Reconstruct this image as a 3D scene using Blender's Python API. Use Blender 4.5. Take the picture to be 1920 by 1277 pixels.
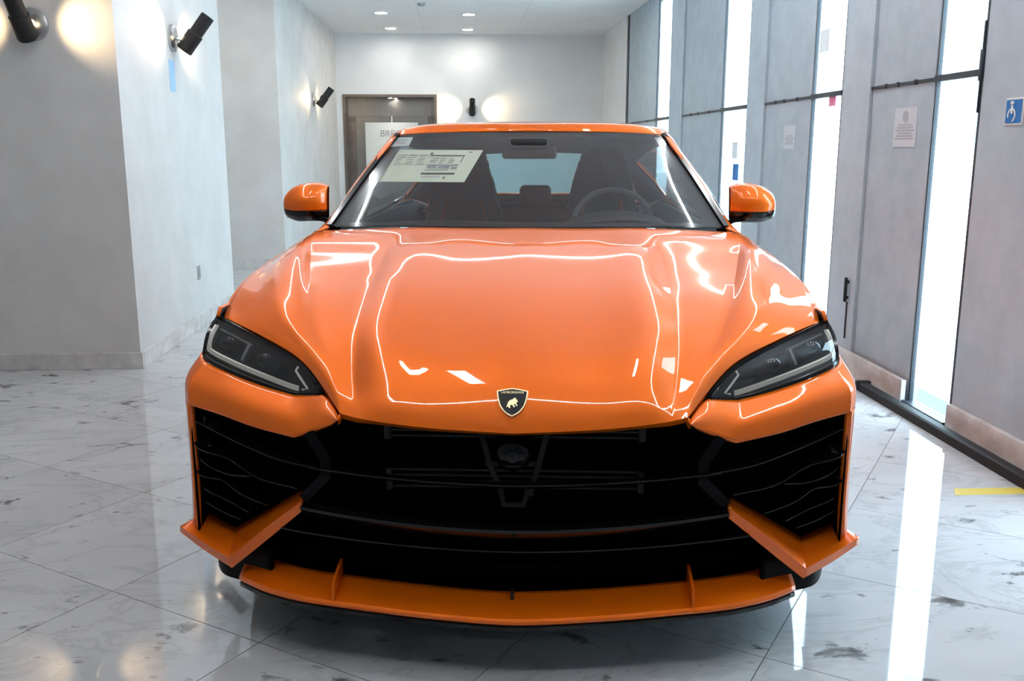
import bpy, bmesh, math, random
import numpy as np
from mathutils import Vector, Matrix
from mathutils.bvhtree import BVHTree
random.seed(4)
sc = bpy.context.scene
for o in list(bpy.data.objects):
    bpy.data.objects.remove(o)
COL = sc.collection

# ------------------------------------------------------------ camera
F, CX, CY = 1750.0, 960.0, 638.5
PITCH = math.atan(360.5 / F)
HEAD = math.atan(100 * math.cos(PITCH) / F)           # camera heading, right of the corridor axis (+Y)
CAMZ = 1.52
CAR_HEAD = math.radians(-2.37)                        # camera heading in the car's own frame
CAR_CAM = Vector((0.105, -2.45, CAMZ))                # camera in the car's own frame (nose at y=0)
cam_d = bpy.data.cameras.new('camera')
cam_d.sensor_width = 36.0
cam_d.lens = F / 1920 * 36
cam_d.clip_start = 0.05
cam_d.clip_end = 300
cam = bpy.data.objects.new('camera', cam_d)
COL.objects.link(cam)
cam.location = (0, 0, CAMZ)
cam.rotation_euler = (math.pi / 2 - PITCH, 0, -HEAD)
sc.camera = cam

def frame(head):
    fw = Vector((math.sin(head) * math.cos(PITCH), math.cos(head) * math.cos(PITCH), -math.sin(PITCH)))
    rt = Vector((math.cos(head), -math.sin(head), 0))
    return fw, rt, rt.cross(fw)
RF, CF = frame(HEAD), frame(CAR_HEAD)
def ray(fr, px, py):
    return (fr[0] + fr[1] * ((px - CX) / F) - fr[2] * ((py - CY) / F)).normalized()
def car_y(px, py, Y):                                  # point on the plane y=Y of the car frame
    d = ray(CF, px, py); return CAR_CAM + d * ((Y - CAR_CAM.y) / d.y)

# ------------------------------------------------------------ world, exposure
w = bpy.data.worlds.new('World'); sc.world = w; w.use_nodes = True
bg = w.node_tree.nodes['Background']
bg.inputs[0].default_value = (0.66, 0.86, 1.0, 1)
bg.inputs[1].default_value = 14.0
sc.view_settings.view_transform = 'Standard'
sc.view_settings.look = 'None'
sc.view_settings.exposure = -0.05
sc.view_settings.gamma = 1.0
sc.view_settings.use_curve_mapping = False

# ------------------------------------------------------------ materials
def mat(name, col, rough=0.5, metal=0.0, coat=0.0, coat_r=0.03, spec=0.5, emit=None, estr=0.0):
    m = bpy.data.materials.new(name); m.use_nodes = True
    b = m.node_tree.nodes['Principled BSDF']
    b.inputs['Base Color'].default_value = (*col, 1)
    b.inputs['Roughness'].default_value = rough
    b.inputs['Metallic'].default_value = metal
    b.inputs['Coat Weight'].default_value = coat
    b.inputs['Coat Roughness'].default_value = coat_r
    b.inputs['Specular IOR Level'].default_value = spec
    if emit:
        b.inputs['Emission Color'].default_value = (*emit, 1)
        b.inputs['Emission Strength'].default_value = estr
    return m
def noise_tint(m, c1, c2, scale, detail=4, rough=0.6, lo=0.35, hi=0.65, bump=0.0, vec_scale=None):
    nt = m.node_tree; N = nt.nodes; L = nt.links; b = N['Principled BSDF']
    g = N.new('ShaderNodeNewGeometry')
    n = N.new('ShaderNodeTexNoise'); n.inputs['Scale'].default_value = scale; n.inputs['Detail'].default_value = detail
    n.inputs['Roughness'].default_value = rough
    if vec_scale:
        vm = N.new('ShaderNodeVectorMath'); vm.operation = 'MULTIPLY'; vm.inputs[1].default_value = vec_scale
        L.new(g.outputs['Position'], vm.inputs[0]); L.new(vm.outputs[0], n.inputs['Vector'])
    else:
        L.new(g.outputs['Position'], n.inputs['Vector'])
    r = N.new('ShaderNodeValToRGB')
    r.color_ramp.elements[0].position = lo; r.color_ramp.elements[0].color = (*c1, 1)
    r.color_ramp.elements[1].position = hi; r.color_ramp.elements[1].color = (*c2, 1)
    L.new(n.outputs['Fac'], r.inputs['Fac']); L.new(r.outputs['Color'], b.inputs['Base Color'])
    if bump:
        bp = N.new('ShaderNodeBump'); bp.inputs['Strength'].default_value = bump; bp.inputs['Distance'].default_value = 0.01
        L.new(n.outputs['Fac'], bp.inputs['Height']); L.new(bp.outputs['Normal'], b.inputs['Normal'])
    return m
M = {}
M['wall'] = noise_tint(mat('wall_paint', (.7, .7, .69), .6), (.67, .64, .61), (.75, .72, .69), 2.2)
M['wall_end'] = noise_tint(mat('end_wall_paint', (.7, .7, .7), .6), (.80, .81, .81), (.86, .87, .87), 1.3)
M['pillar'] = noise_tint(mat('pillar_plaster', (.7, .68, .66), .65), (.62, .60, .585), (.70, .68, .665), 5, bump=.05)
M['ceil'] = noise_tint(mat('ceiling_paint', (.8, .8, .8), .7), (.88, .88, .87), (.92, .92, .91), 1.5)
M['panel'] = noise_tint(mat('grey_cladding', (.5, .52, .54), .45), (.38, .45, .51), (.45, .52, .58), 6, bump=.02)
M['pilaster'] = noise_tint(mat('pilaster_cladding', (.55, .57, .59), .5), (.42, .49, .55), (.49, .56, .62), 5)
M['base_stone'] = noise_tint(mat('baseboard_marble', (.7, .68, .66), .25), (.58, .55, .53), (.78, .75, .72), 7)
M['frame'] = mat('dark_window_frame', (.02, .025, .035), .4)
M['black'] = mat('matte_black', (.006, .006, .007), .6)
M['gloss_black'] = mat('gloss_black', (.003, .003, .004), .14, coat=.2, spec=.3)
M['deep'] = mat('cavity_black', (.0015, .0015, .0018), .9, spec=.05)
M['soft_black'] = mat('soft_black', (.002, .002, .0025), .45, spec=.12)
M['rubber'] = mat('tyre_rubber', (.012, .012, .013), .75)
M['rim'] = mat('dark_rim', (.03, .03, .033), .25, .8)
M['disc'] = mat('brake_disc', (.35, .35, .36), .3, 1.0)
M['paint'] = mat('orange_paint', (.93, .165, .001), .42, .35, coat=1.0, coat_r=.02, spec=.15)
M['chrome'] = mat('bright_metal', (.8, .8, .82), .12, 1.0)
M['steel'] = mat('satin_steel', (.5, .5, .5), .35, 1.0)
M['bronze'] = noise_tint(mat('bronze_lift_cladding', (.3, .25, .2), .35, .7), (.16, .13, .11), (.22, .18, .15), 3)
M['lift'] = noise_tint(mat('lift_door_steel', (.4, .38, .35), .3, .8), (.22, .20, .18), (.30, .28, .26), 8, vec_scale=(30, 30, .4))
M['paper'] = mat('white_paper', (.82, .82, .78), .7)
M['notice'] = mat('notice_paper', (.60, .64, .68), .7)
M['notice_ink'] = mat('notice_print', (.38, .41, .45), .7)
M['cream'] = mat('cream_paper', (.86, .85, .66), .6)
M['ink'] = mat('grey_print', (.10, .10, .09), .8)
M['faint'] = mat('faint_print', (.5, .5, .4), .8)
M['greyink'] = mat('pale_grey_print', (.38, .38, .4), .8)
M['pink'] = mat('pink_print', (.8, .25, .4), .7)
M['blue'] = mat('blue_sign', (.01, .16, .48), .4)
M['paleblue'] = mat('pale_blue_tape', (.36, .58, .85), .5)
M['yellow'] = mat('yellow_tape', (.72, .55, .10), .5)
M['gold'] = mat('gold_relief', (.75, .62, .36), .3, .8)
M['dash'] = mat('dark_trim', (.012, .012, .013), .55)
M['leather'] = mat('black_leather', (.015, .015, .016), .5)
M['wheel_leather'] = mat('grey_leather', (.06, .06, .063), .45)
M['stitch'] = mat('orange_leather', (.35, .07, .01), .5)
M['outdoor'] = mat('pale_paving', (.75, .76, .76), .8)
M['bldg'] = mat('pale_render', (.8, .86, .88), .8)
M['drl'] = mat('light_strip', (.75, .72, .66), .25, emit=(1, .93, .8), estr=.25)
M['tail'] = mat('tail_red', (.25, .005, .005), .15, coat=1)
M['led'] = mat('led_diffuser', (.9, .9, .9), .5, emit=(.94, .97, 1), estr=34)
M['down'] = mat('downlight_diffuser', (.9, .9, .9), .5, emit=(1, .95, .87), estr=190)
M['warm'] = mat('warm_lens', (.9, .8, .6), .4, emit=(1, .75, .45), estr=6)

def glass(name, tint, refl=1.0, f0=.06):
    m = bpy.data.materials.new(name); m.use_nodes = True
    nt = m.node_tree; N = nt.nodes; L = nt.links
    N.remove(N['Principled BSDF'])
    t = N.new('ShaderNodeBsdfTransparent'); t.inputs[0].default_value = (*tint, 1)
    g = N.new('ShaderNodeBsdfGlossy'); g.inputs['Roughness'].default_value = .0; g.inputs[0].default_value = (refl, refl, refl, 1)
    lw = N.new('ShaderNodeLayerWeight'); lw.inputs['Blend'].default_value = .5      # Schlick, same from both sides
    pw = N.new('ShaderNodeMath'); pw.operation = 'POWER'; pw.inputs[1].default_value = 5; L.new(lw.outputs['Facing'], pw.inputs[0])
    f = N.new('ShaderNodeMath'); f.operation = 'MULTIPLY_ADD'; f.inputs[1].default_value = 1 - f0; f.inputs[2].default_value = f0; L.new(pw.outputs[0], f.inputs[0])
    x = N.new('ShaderNodeMixShader')
    L.new(f.outputs[0], x.inputs[0]); L.new(t.outputs[0], x.inputs[1]); L.new(g.outputs[0], x.inputs[2])
    L.new(x.outputs[0], N['Material Output'].inputs[0])
    return m
M['screen_glass'] = glass('windscreen_glass', (.78, .82, .82), f0=.08)
M['tint_glass'] = glass('tinted_glass', (.25, .28, .29))
M['rear_glass'] = glass('rear_window_glass', (.52, .86, .96))
M['pane'] = glass('window_glass', (.93, .97, .98))
M['lens'] = glass('headlamp_lens', (.55, .57, .58))

def marble():
    m = mat('polished_marble', (.75, .75, .76), .035, spec=.85)
    nt = m.node_tree; N = nt.nodes; L = nt.links; b = N['Principled BSDF']
    g = N.new('ShaderNodeNewGeometry')
    oi = N.new('ShaderNodeObjectInfo')
    add = N.new('ShaderNodeVectorMath'); add.operation = 'MULTIPLY_ADD'
    L.new(oi.outputs['Random'], add.inputs[0]); add.inputs[1].default_value = (9, 5, 3); L.new(g.outputs['Position'], add.inputs[2])
    rot = N.new('ShaderNodeMapping'); rot.inputs['Rotation'].default_value = (0, 0, .5); rot.inputs['Scale'].default_value = (.75, 1.5, 1)
    L.new(add.outputs[0], rot.inputs['Vector'])
    def nz(scale, detail, rough, dist=0.0):
        n = N.new('ShaderNodeTexNoise'); n.inputs['Scale'].default_value = scale; n.inputs['Detail'].default_value = detail
        n.inputs['Roughness'].default_value = rough; n.inputs['Distortion'].default_value = dist
        L.new(rot.outputs[0], n.inputs['Vector']); return n
    def ramp(src, stops):
        r = N.new('ShaderNodeValToRGB'); e = r.color_ramp.elements
        while len(e) < len(stops): e.new(.5)
        for i, (p, c) in enumerate(stops): e[i].position = p; e[i].color = (c, c, c, 1)
        L.new(src, r.inputs['Fac']); return r
    base = ramp(nz(1.6, 5, .55).outputs['Fac'], [(.3, .55), (.7, .67)])
    vein = ramp(nz(1.5, 5, .6, 1.6).outputs['Fac'], [(.47, 1), (.498, .86), (.503, .86), (.53, 1)])
    blot = ramp(nz(5.5, 6, .62, .4).outputs['Fac'], [(.61, 1), (.665, .36), (.75, .16)])
    speck = ramp(nz(24, 3, .6).outputs['Fac'], [(.68, 1), (.74, .62)])
    def mul(a, c):
        x = N.new('ShaderNodeMix'); x.data_type = 'RGBA'; x.blend_type = 'MULTIPLY'; x.inputs[0].default_value = 1
        L.new(a, x.inputs[6]); L.new(c, x.inputs[7]); return x.outputs[2]
    c = mul(mul(mul(base.outputs[0], vein.outputs[0]), blot.outputs[0]), speck.outputs[0])
    tint = N.new('ShaderNodeMix'); tint.data_type = 'RGBA'; tint.blend_type = 'MULTIPLY'; tint.inputs[0].default_value = 1
    tint.inputs[7].default_value = (.985, .985, 1, 1); L.new(c, tint.inputs[6])
    L.new(tint.outputs[2], b.inputs['Base Color'])
    return m
M['marble'] = marble()
M['grout'] = mat('dark_joint', (.10, .10, .10), .7)

# ------------------------------------------------------------ mesh helpers
def link(name, me, m=None, parent=None, smooth=None):
    if m is not None:
        me.materials.append(m if not isinstance(m, str) else M[m])
    if smooth is not None:
        for p in me.polygons: p.use_smooth = True
        me.set_sharp_from_angle(angle=math.radians(smooth))
    o = bpy.data.objects.new(name, me); COL.objects.link(o)
    if parent is not None: o.parent = parent
    return o
def from_bm(name, bm, m=None, parent=None, smooth=None):
    bmesh.ops.recalc_face_normals(bm, faces=bm.faces)
    me = bpy.data.meshes.new(name); bm.to_mesh(me); bm.free()
    return link(name, me, m, parent, smooth)
def pyd(name, v, f, m=None, parent=None, smooth=None):
    me = bpy.data.meshes.new(name); me.from_pydata([tuple(map(float, p)) for p in v], [], f); me.update()
    return link(name, me, m, parent, smooth)
def empty(name, loc=(0, 0, 0), rz=0, parent=None):
    o = bpy.data.objects.new(name, None); COL.objects.link(o); o.location = loc; o.rotation_euler = (0, 0, rz)
    o.empty_display_size = .1
    if parent: o.parent = parent
    return o
def tag(o, label, cat, group=None):
    o['label'] = label; o['category'] = cat
    if group: o['group'] = group
    return o
def structure(o):
    o['kind'] = 'structure'; return o
def bbox(bm, x0, x1, y0, y1, z0, z1, bevel=0.0, seg=2, mtx=None):
    t = bmesh.new()
    r = bmesh.ops.create_cube(t, size=1)
    for v in t.verts:
        v.co = Vector(((x0 + x1) / 2 + v.co.x * (x1 - x0), (y0 + y1) / 2 + v.co.y * (y1 - y0), (z0 + z1) / 2 + v.co.z * (z1 - z0)))
    if bevel:
        bmesh.ops.bevel(t, geom=t.edges[:], offset=bevel, segments=seg, affect='EDGES', profile=.5)
    if mtx: bmesh.ops.transform(t, matrix=mtx, verts=t.verts)
    me = bpy.data.meshes.new('t'); t.to_mesh(me); t.free(); bm.from_mesh(me); bpy.data.meshes.remove(me)
def box(name, x0, x1, y0, y1, z0, z1, m, parent=None, bevel=0.0, seg=2):
    bm = bmesh.new(); bbox(bm, x0, x1, y0, y1, z0, z1, bevel, seg)
    return from_bm(name, bm, m, parent, 40 if bevel else None)
def lathe(bm, prof, seg=24, mtx=None, close=True):   # prof: (r,z) list about z
    vs = []
    for i in range(seg):
        a = 2 * math.pi * i / seg
        vs.append([bm.verts.new((r * math.cos(a), r * math.sin(a), z)) for r, z in prof])
    new = [v for row in vs for v in row]
    for i in range(seg):
        A, B = vs[i], vs[(i + 1) % seg]
        for j in range(len(prof) - 1):
            bm.faces.new((A[j], B[j], B[j + 1], A[j + 1]))
    if close:
        bm.faces.new([row[0] for row in reversed(vs)]); bm.faces.new([row[-1] for row in vs])
    if mtx: bmesh.ops.transform(bm, matrix=mtx, verts=new)
def hermite(vals, t, ts, sharp=()):
    vals = np.asarray(vals, float); K = len(t); dt = np.diff(t)
    sl = np.diff(vals, axis=0) / dt[:, None]
    ml = np.zeros_like(vals); mr = np.zeros_like(vals)
    for i in range(K):
        if i == 0: ml[i] = mr[i] = sl[0]
        elif i == K - 1: ml[i] = mr[i] = sl[-1]
        elif i in sharp: ml[i] = sl[i - 1]; mr[i] = sl[i]
        else: ml[i] = mr[i] = (sl[i] * dt[i - 1] + sl[i - 1] * dt[i]) / (dt[i] + dt[i - 1])
    out = []
    for x in ts:
        i = min(max(int(np.searchsorted(t, x, side='right')) - 1, 0), K - 2)
        h = dt[i]; s = (x - t[i]) / h
        out.append((1 + 2 * s) * (1 - s) ** 2 * vals[i] + s * (1 - s) ** 2 * h * mr[i] + s * s * (3 - 2 * s) * vals[i + 1] + s * s * (s - 1) * h * ml[i + 1])
    return np.array(out)
def chord(p):
    p = np.asarray(p, float); d = np.linalg.norm(np.diff(p, axis=0), axis=1); d = np.maximum(d, 1e-5)
    return np.concatenate([[0], np.cumsum(d)])
def curve(pts, n, sharp=(), knots=None):
    t = chord(pts) if knots is None else np.array(knots, float)
    ts = np.linspace(0, t[-1], n)
    for k in sharp:                                     # snap a sample to each sharp knot
        ts[np.argmin(abs(ts - t[k]))] = t[k]
    return hermite(pts, t, ts, sharp)
def surf(curves, nu=40, nv=5, sharp=(), csharp=(), even=False):
    """rows through curves; sharp = curve indices that are creases, csharp = knot indices sharp along each curve"""
    if even:                                            # same knot parameter on every curve
        tk = np.mean([chord(c) / chord(c)[-1] for c in curves], axis=0)
        R = np.array([curve(c, nu, csharp, tk) for c in curves])
    else:
        R = np.array([curve(c, nu, csharp) for c in curves])
    K = len(curves)
    d = np.maximum(np.linalg.norm(np.diff(R, axis=0), axis=2).mean(1), 1e-5)
    t = np.concatenate([[0], np.cumsum(d)])
    ts = []
    for i in range(K - 1): ts += list(np.linspace(t[i], t[i + 1], nv, endpoint=False))
    ts.append(t[-1])
    return hermite(R.reshape(K, -1), t, ts, sharp).reshape(len(ts), nu, 3)
def grid_mesh(name, G, m, parent=None, thick=0.0, smooth=32, flip=False, offset=-1):
    a, b = G.shape[:2]
    f = []
    for i in range(a - 1):
        for j in range(b - 1):
            q = (i * b + j, i * b + j + 1, (i + 1) * b + j + 1, (i + 1) * b + j)
            f.append(q[::-1] if flip else q)
    o = pyd(name, G.reshape(-1, 3), f, m, parent, smooth)
    if thick:
        s = o.modifiers.new('thickness', 'SOLIDIFY'); s.thickness = thick; s.offset = offset
    return o
def mir(G):
    H = np.array(G, float).copy(); H[..., 0] *= -1; return H
def sweep(bm, path, sec, closed=False, up=(0, 0, 1), scale=None):
    """section (list of 2D) swept along path; u = side, v = up"""
    path = [Vector(p) for p in path]; n = len(path); rows = []
    up = Vector(up)
    for i, p in enumerate(path):
        a = path[i - 1] if (i > 0 or closed) else p; b = path[(i + 1) % n] if (i < n - 1 or closed) else p
        t = (b - a).normalized(); s = t.cross(up).normalized(); v = s.cross(t)
        k = scale[i] if scale else 1
        rows.append([bm.verts.new(p + s * (x * k) + v * (y * k)) for x, y in sec])
    m = len(sec)
    for i in range(n if closed else n - 1):
        A, B = rows[i], rows[(i + 1) % n]
        for j in range(m): bm.faces.new((A[j], A[(j + 1) % m], B[(j + 1) % m], B[j]))
    if not closed:
        bm.faces.new(rows[0][::-1]); bm.faces.new(rows[-1])
def circ(r, n=8): return [(r * math.cos(2 * math.pi * i / n), r * math.sin(2 * math.pi * i / n)) for i in range(n)]
def rect(w_, h): return [(-w_ / 2, -h / 2), (w_ / 2, -h / 2), (w_ / 2, h / 2), (-w_ / 2, h / 2)]
def tube(name, path, sec, m, parent=None, closed=False, up=(0, 0, 1), smooth=40):
    bm = bmesh.new(); sweep(bm, path, sec, closed, up)
    return from_bm(name, bm, m, parent, smooth)
def prism(bm, poly, axis_pts):
    """extrude a polygon (3D list) by a vector"""
    v0 = [bm.verts.new(p) for p in poly]; v1 = [bm.verts.new(Vector(p) + Vector(axis_pts)) for p in poly]
    n = len(poly); bm.faces.new(v0); bm.faces.new(v1[::-1])
    for i in range(n): bm.faces.new((v0[i], v1[i], v1[(i + 1) % n], v0[(i + 1) % n]))
def text_mesh(name, s, size, depth, m, parent, mtx):
    cu = bpy.data.curves.new('t', 'FONT'); cu.body = s; cu.size = size; cu.extrude = depth; cu.align_x = 'CENTER'; cu.align_y = 'CENTER'
    to = bpy.data.objects.new('t', cu); COL.objects.link(to)
    dg = bpy.context.evaluated_depsgraph_get()
    me = bpy.data.meshes.new_from_object(to.evaluated_get(dg)); bpy.data.objects.remove(to)
    me.transform(mtx); me.materials.clear()
    return link(name, me, m, parent)


# ============================================================ THE ROOM (corridor along +Y, camera at the origin)
XR, XL, YE, ZC, YB, XF = 2.72, -2.25, 18.0, 3.58, -5.0, -6.5

# ---- floor: joint bed + marble tiles laid on the diagonal
floor = structure(box('floor', XF - .2, XR + .25, YB - .2, YE + .6, -.08, -.004, 'grout'))
TS, TA = .70, math.radians(57)
te, tn = Vector((math.cos(TA), math.sin(TA))), Vector((-math.sin(TA), math.cos(TA)))
def clip(poly, box4):
    x0, x1, y0, y1 = box4
    for ax, lim, sg in ((0, x0, 1), (0, x1, -1), (1, y0, 1), (1, y1, -1)):
        out = []
        for i in range(len(poly)):
            a, b = poly[i - 1], poly[i]
            da, db = sg * (a[ax] - lim), sg * (b[ax] - lim)
            if (da >= 0) != (db >= 0):
                t = da / (da - db); out.append((a[0] + (b[0] - a[0]) * t, a[1] + (b[1] - a[1]) * t))
            if db >= 0: out.append(b)
        poly = out
        if len(poly) < 3: return []
    return poly
half = TS / 2 - .0016
full = [(half * sx, half * sy) for sx, sy in ((-1, -1), (1, -1), (1, 1), (-1, 1))]
tile_me = None
rest = bmesh.new(); cand = []
for i in range(-40, 40):
    for j in range(-40, 40):
        c = te * (.53 + TS * (i + .5)) + tn * (.62 + TS * (j + .5))
        if XF - .6 < c.x < XR + .6 and YB - .6 < c.y < YE + .9: cand.append(c)
def near(c): return math.hypot(c.x, c.y) if (1.6 < c.y < 13.5 and -.62 * c.y - .4 < c.x) else 99 + math.hypot(c.x, c.y)
cand.sort(key=near)
def tile_prism(bm, poly):
    a = [bm.verts.new((x, y, -.02)) for x, y in poly]; t = [bm.verts.new((x, y, 0)) for x, y in poly]
    bm.faces.new(t)
    for k in range(len(poly)): bm.faces.new((a[k - 1], a[k], t[k], t[k - 1]))
for k, c in enumerate(cand):
    world = [(c.x + te.x * x + tn.x * y, c.y + te.y * x + tn.y * y) for x, y in full]
    cl = clip(world, (XF, XR, YB, YE + .5))
    if not cl: continue
    if near(c) < 99 and k < 260:
        inside = XF + .6 < c.x < XR - .6 and YB + .6 < c.y < YE - .6
        if inside and tile_me is not None:
            o = bpy.data.objects.new('tile', tile_me); COL.objects.link(o); o.parent = floor
        else:
            bm = bmesh.new()
            tile_prism(bm, full if inside else [((x - c.x) * te.x + (y - c.y) * te.y, (x - c.x) * tn.x + (y - c.y) * tn.y) for x, y in cl])
            o = from_bm('tile', bm, 'marble', floor)
            if inside: tile_me = o.data
        o.location = (c.x, c.y, 0); o.rotation_euler = (0, 0, TA)
    else:
        tile_prism(rest, cl)
ro = from_bm('far_tiles', rest, 'marble', floor); ro['kind'] = 'stuff'

# ---- ceiling of wide boards with fine joints
ceiling = structure(box('ceiling', XF - .2, XR + .25, YB - .2, YE + .2, ZC + .015, ZC + .12, 'black'))
yb = YB
while yb < YE:
    for x0, x1 in ((XF, -4.4), (-4.4, XL), (XL, -.6), (-.6, 1.06), (1.06, XR)):
        box('ceiling_board', x0 + .002, x1 - .002, yb + .002, min(yb + 2.3, YE) - .002, ZC, ZC + .014, 'ceil', ceiling)
    yb += 2.3

# ---- left side: two projecting blocks with a recess between, and the open bay beside the camera
def wall(name, x0, x1, y0, y1, z0, z1, m='wall'):
    return structure(box(name, x0, x1, y0, y1, z0, z1, m))
wall('wall_left', XF, XL, 6.55, 9.35, 0, ZC)
wall('wall_left_recess', -4.3, -4.1, 9.35, 12.2, 0, ZC)
wall('wall_left_rear', XF, XL, 12.2, YE, 0, ZC)
wall('wall_left_bay', XF - .2, XF, YB, 6.55, 0, ZC)
wall('wall_back', XF - .2, XR + .25, YB - .2, YB, 0, ZC, 'panel')

# end wall with the lift portal
PX0, PX1, PZ = -2.14, -.40, 2.50
we = structure(empty('wall_end', (0, YE, 0)))
for n, a in enumerate(((XL - .1, PX0, 0, ZC), (PX1, XR + .1, 0, ZC), (PX0, PX1, PZ, ZC))):
    box('wall_piece', a[0], a[1], 0, .5, a[2], a[3], 'wall_end', we)
box('portal_jamb', PX0, PX0 + .05, -.015, .42, 0, PZ, 'bronze', we)
box('portal_jamb', PX1 - .05, PX1, -.015, .42, 0, PZ, 'bronze', we)
box('portal_soffit', PX0 + .05, PX1 - .05, -.015, .42, PZ - .05, PZ, 'bronze', we)
lift = structure(empty('door_1', ((PX0 + PX1) / 2, YE + .42, 0)))
box('door_header', -.82, .82, -.03, .06, 2.12, 2.45, 'lift', lift)
box('door_post', -.82, -.68, -.03, .06, 0, 2.12, 'bronze', lift)
box('door_post', .68, .82, -.03, .06, 0, 2.12, 'bronze', lift)
box('door_leaf', -.68, -.002, 0, .04, 0, 2.12, 'lift', lift)
box('door_leaf', .002, .68, 0, .04, 0, 2.12, 'lift', lift)
sg = tag(empty('door_sign', (-1.27, YE + .30, 0)), 'large white sign board with grey lettering standing in the lift doorway', 'sign')
box('board', -.5, .5, 0, .03, .03, 2.0, 'paper', sg, .004)
box('foot', -.45, -.4, -.12, .1, 0, .03, 'steel', sg, .004); box('foot', .4, .45, -.12, .1, 0, .03, 'steel', sg, .004)
text_mesh('lettering', 'BREC', .17, .002, 'greyink', sg, Matrix.Translation((-.02, -.003, 1.79)) @ Matrix.Rotation(math.pi / 2, 4, 'X'))
for k, (dx, dy) in enumerate(((-1.27, .12), (-1.18, .28))):
    s = tag(empty('portal_spotlight', (dx, YE + dy, PZ - .05)), 'small round spotlight in the lift portal soffit, ' + ('near its front edge' if k == 0 else 'close to the lift doors'), 'ceiling light', 'lift portal spotlights')
    bm = bmesh.new(); lathe(bm, [(.035, 0), (.055, 0), (.055, -.012), (.035, -.012)], 20, close=False); from_bm('trim_ring', bm, 'steel', s, 40)
    bm = bmesh.new(); lathe(bm, [(.001, -.004), (.036, -.004)], 20); from_bm('diffuser', bm, 'down', s)

# ---- baseboards
def baseboard(name, segs, ax):
    """segs: (fixed0, fixed1, a, b) boards of marble along one axis"""
    b = structure(empty(name))
    for f0, f1, a, c, h in segs:
        n = max(1, round((c - a) / 1.05)); st = (c - a) / n
        for i in range(n):
            u0, u1 = a + i * st + .0015, a + (i + 1) * st - .0015
            if ax == 'x': box('board', u0, u1, f0, f1, 0, h, 'base_stone', b, .002, 1)
            else: box('board', f0, f1, u0, u1, 0, h, 'base_stone', b, .002, 1)
    return b
baseboard('baseboard_left_front', [(6.53, 6.55, -6.3, XL + .02, .115), (12.18, 12.2, -4.1, XL + .02, .115)], 'x')
baseboard('baseboard_left', [(XL, XL + .02, 6.55, 9.35, .115), (XL, XL + .02, 12.2, YE, .115)], 'y')
baseboard('baseboard_end', [(YE - .02, YE, PX1, XR, .115)], 'x')

# ---- right side: grey panels, pilasters and tall glass strips
strips = [(4.83, 5.36), (6.64, 7.27), (8.87, 9.80), (12.2, 13.1)]
panels = [(5.36, 6.19), (7.27, 8.37), (9.80, 11.5), (13.1, 15.3)]
pils = [(6.19, 6.64), (8.37, 8.87), (11.5, 12.2)]
pils.append((3.55, 4.83)); strips.append((2.93, 3.55)); panels.append((1.8, 2.93)); pils.append((YB, 1.8))   # solid wall beside and behind the camera
TZ = 1.905
for a, b in panels:
    if b - a < .05: continue
    p = structure(empty('wall_right_panel', (XR, (a + b) / 2, 0))); h = (b - a) / 2
    for z0, z1 in ((0, TZ - .008), (TZ + .008, ZC)):
        box('cladding', .0, .03, -h + .012, h - .004, z0, z1, 'panel', p, .003, 1)
    box('joint_bar', .004, .03, -h, -h + .012, 0, ZC, 'frame', p)
    box('joint_bar', .003, .03, h - .004, h + .008, 0, ZC, 'frame', p)
    box('rail', -.012, .03, -h, h, TZ - .009, TZ + .009, 'frame', p)
    for fy in (-.45, .1, .5):
        box('rail_clip', -.018, .0, h * fy - .014, h * fy + .014, TZ - .014, TZ + .014, 'frame', p, .003, 1)
for a, b in pils:
    wall('wall_right_pilaster', XR - .02, XR + .05, a, b, 0, ZC, 'pilaster')
n = 0
for a, b in strips:
    n += 1
    wn = structure(empty('window_%d' % n, (XR, (a + b) / 2, 0))); h = (b - a) / 2
    box('frame_post', -.008, .025, -h, -h + .045, 0, ZC, 'frame', wn)
    box('frame_post', -.002, .02, h - .014, h, 0, ZC, 'frame', wn)
    box('transom', -.02, .03, -h + .03, h - .014, TZ - .018, TZ + .018, 'frame', wn)
    box('threshold', -.05, .04, -h + .03, h - .014, 0, .022, 'frame', wn)
    box('pane', .004, .010, -h + .03, h - .014, TZ + .018, ZC, 'pane', wn)
    box('pane', .004, .010, -h + .03, h - .014, .022, TZ - .018, 'pane', wn)
wall('trim_black_post', XR - .01, XR + .2, 15.3, 15.45, 0, ZC, 'frame')
wall('wall_right', XR, XR + .2, 15.45, YE, 0, ZC, 'wall_end')
baseboard('baseboard_right', [(XR - .05, XR - .02, a, b, .14) for a, b in pils + panels if b - a > .05], 'y')
for a, b in [s for s in strips if 4 < s[0] < 6]:
    d = tag(empty('door_closer', (XR - .03, a + .02, 0)), 'dark vertical pull and hinge set on the first glass door frame', 'door handle')
    box('plate', -.004, .012, -.014, .014, 1.86, 2.02, 'frame', d, .003)
    box('rod', .0, .012, -.006, .006, 1.7, 2.16, 'frame', d, .002)
hd = tag(empty('pull_handle', (XR - .02, 6.30, .47)), 'slim black pull handle with rod on grey pilaster beside the glass', 'door handle')
box('grip', -.03, -.012, -.012, .012, .0, .17, 'black', hd, .004)
box('bracket', -.014, .004, -.009, .009, .02, .04, 'black', hd); box('bracket', -.014, .004, -.009, .009, .13, .15, 'black', hd)
box('rod', -.01, .004, -.004, .004, -.26, .0, 'frame', hd)

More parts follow.
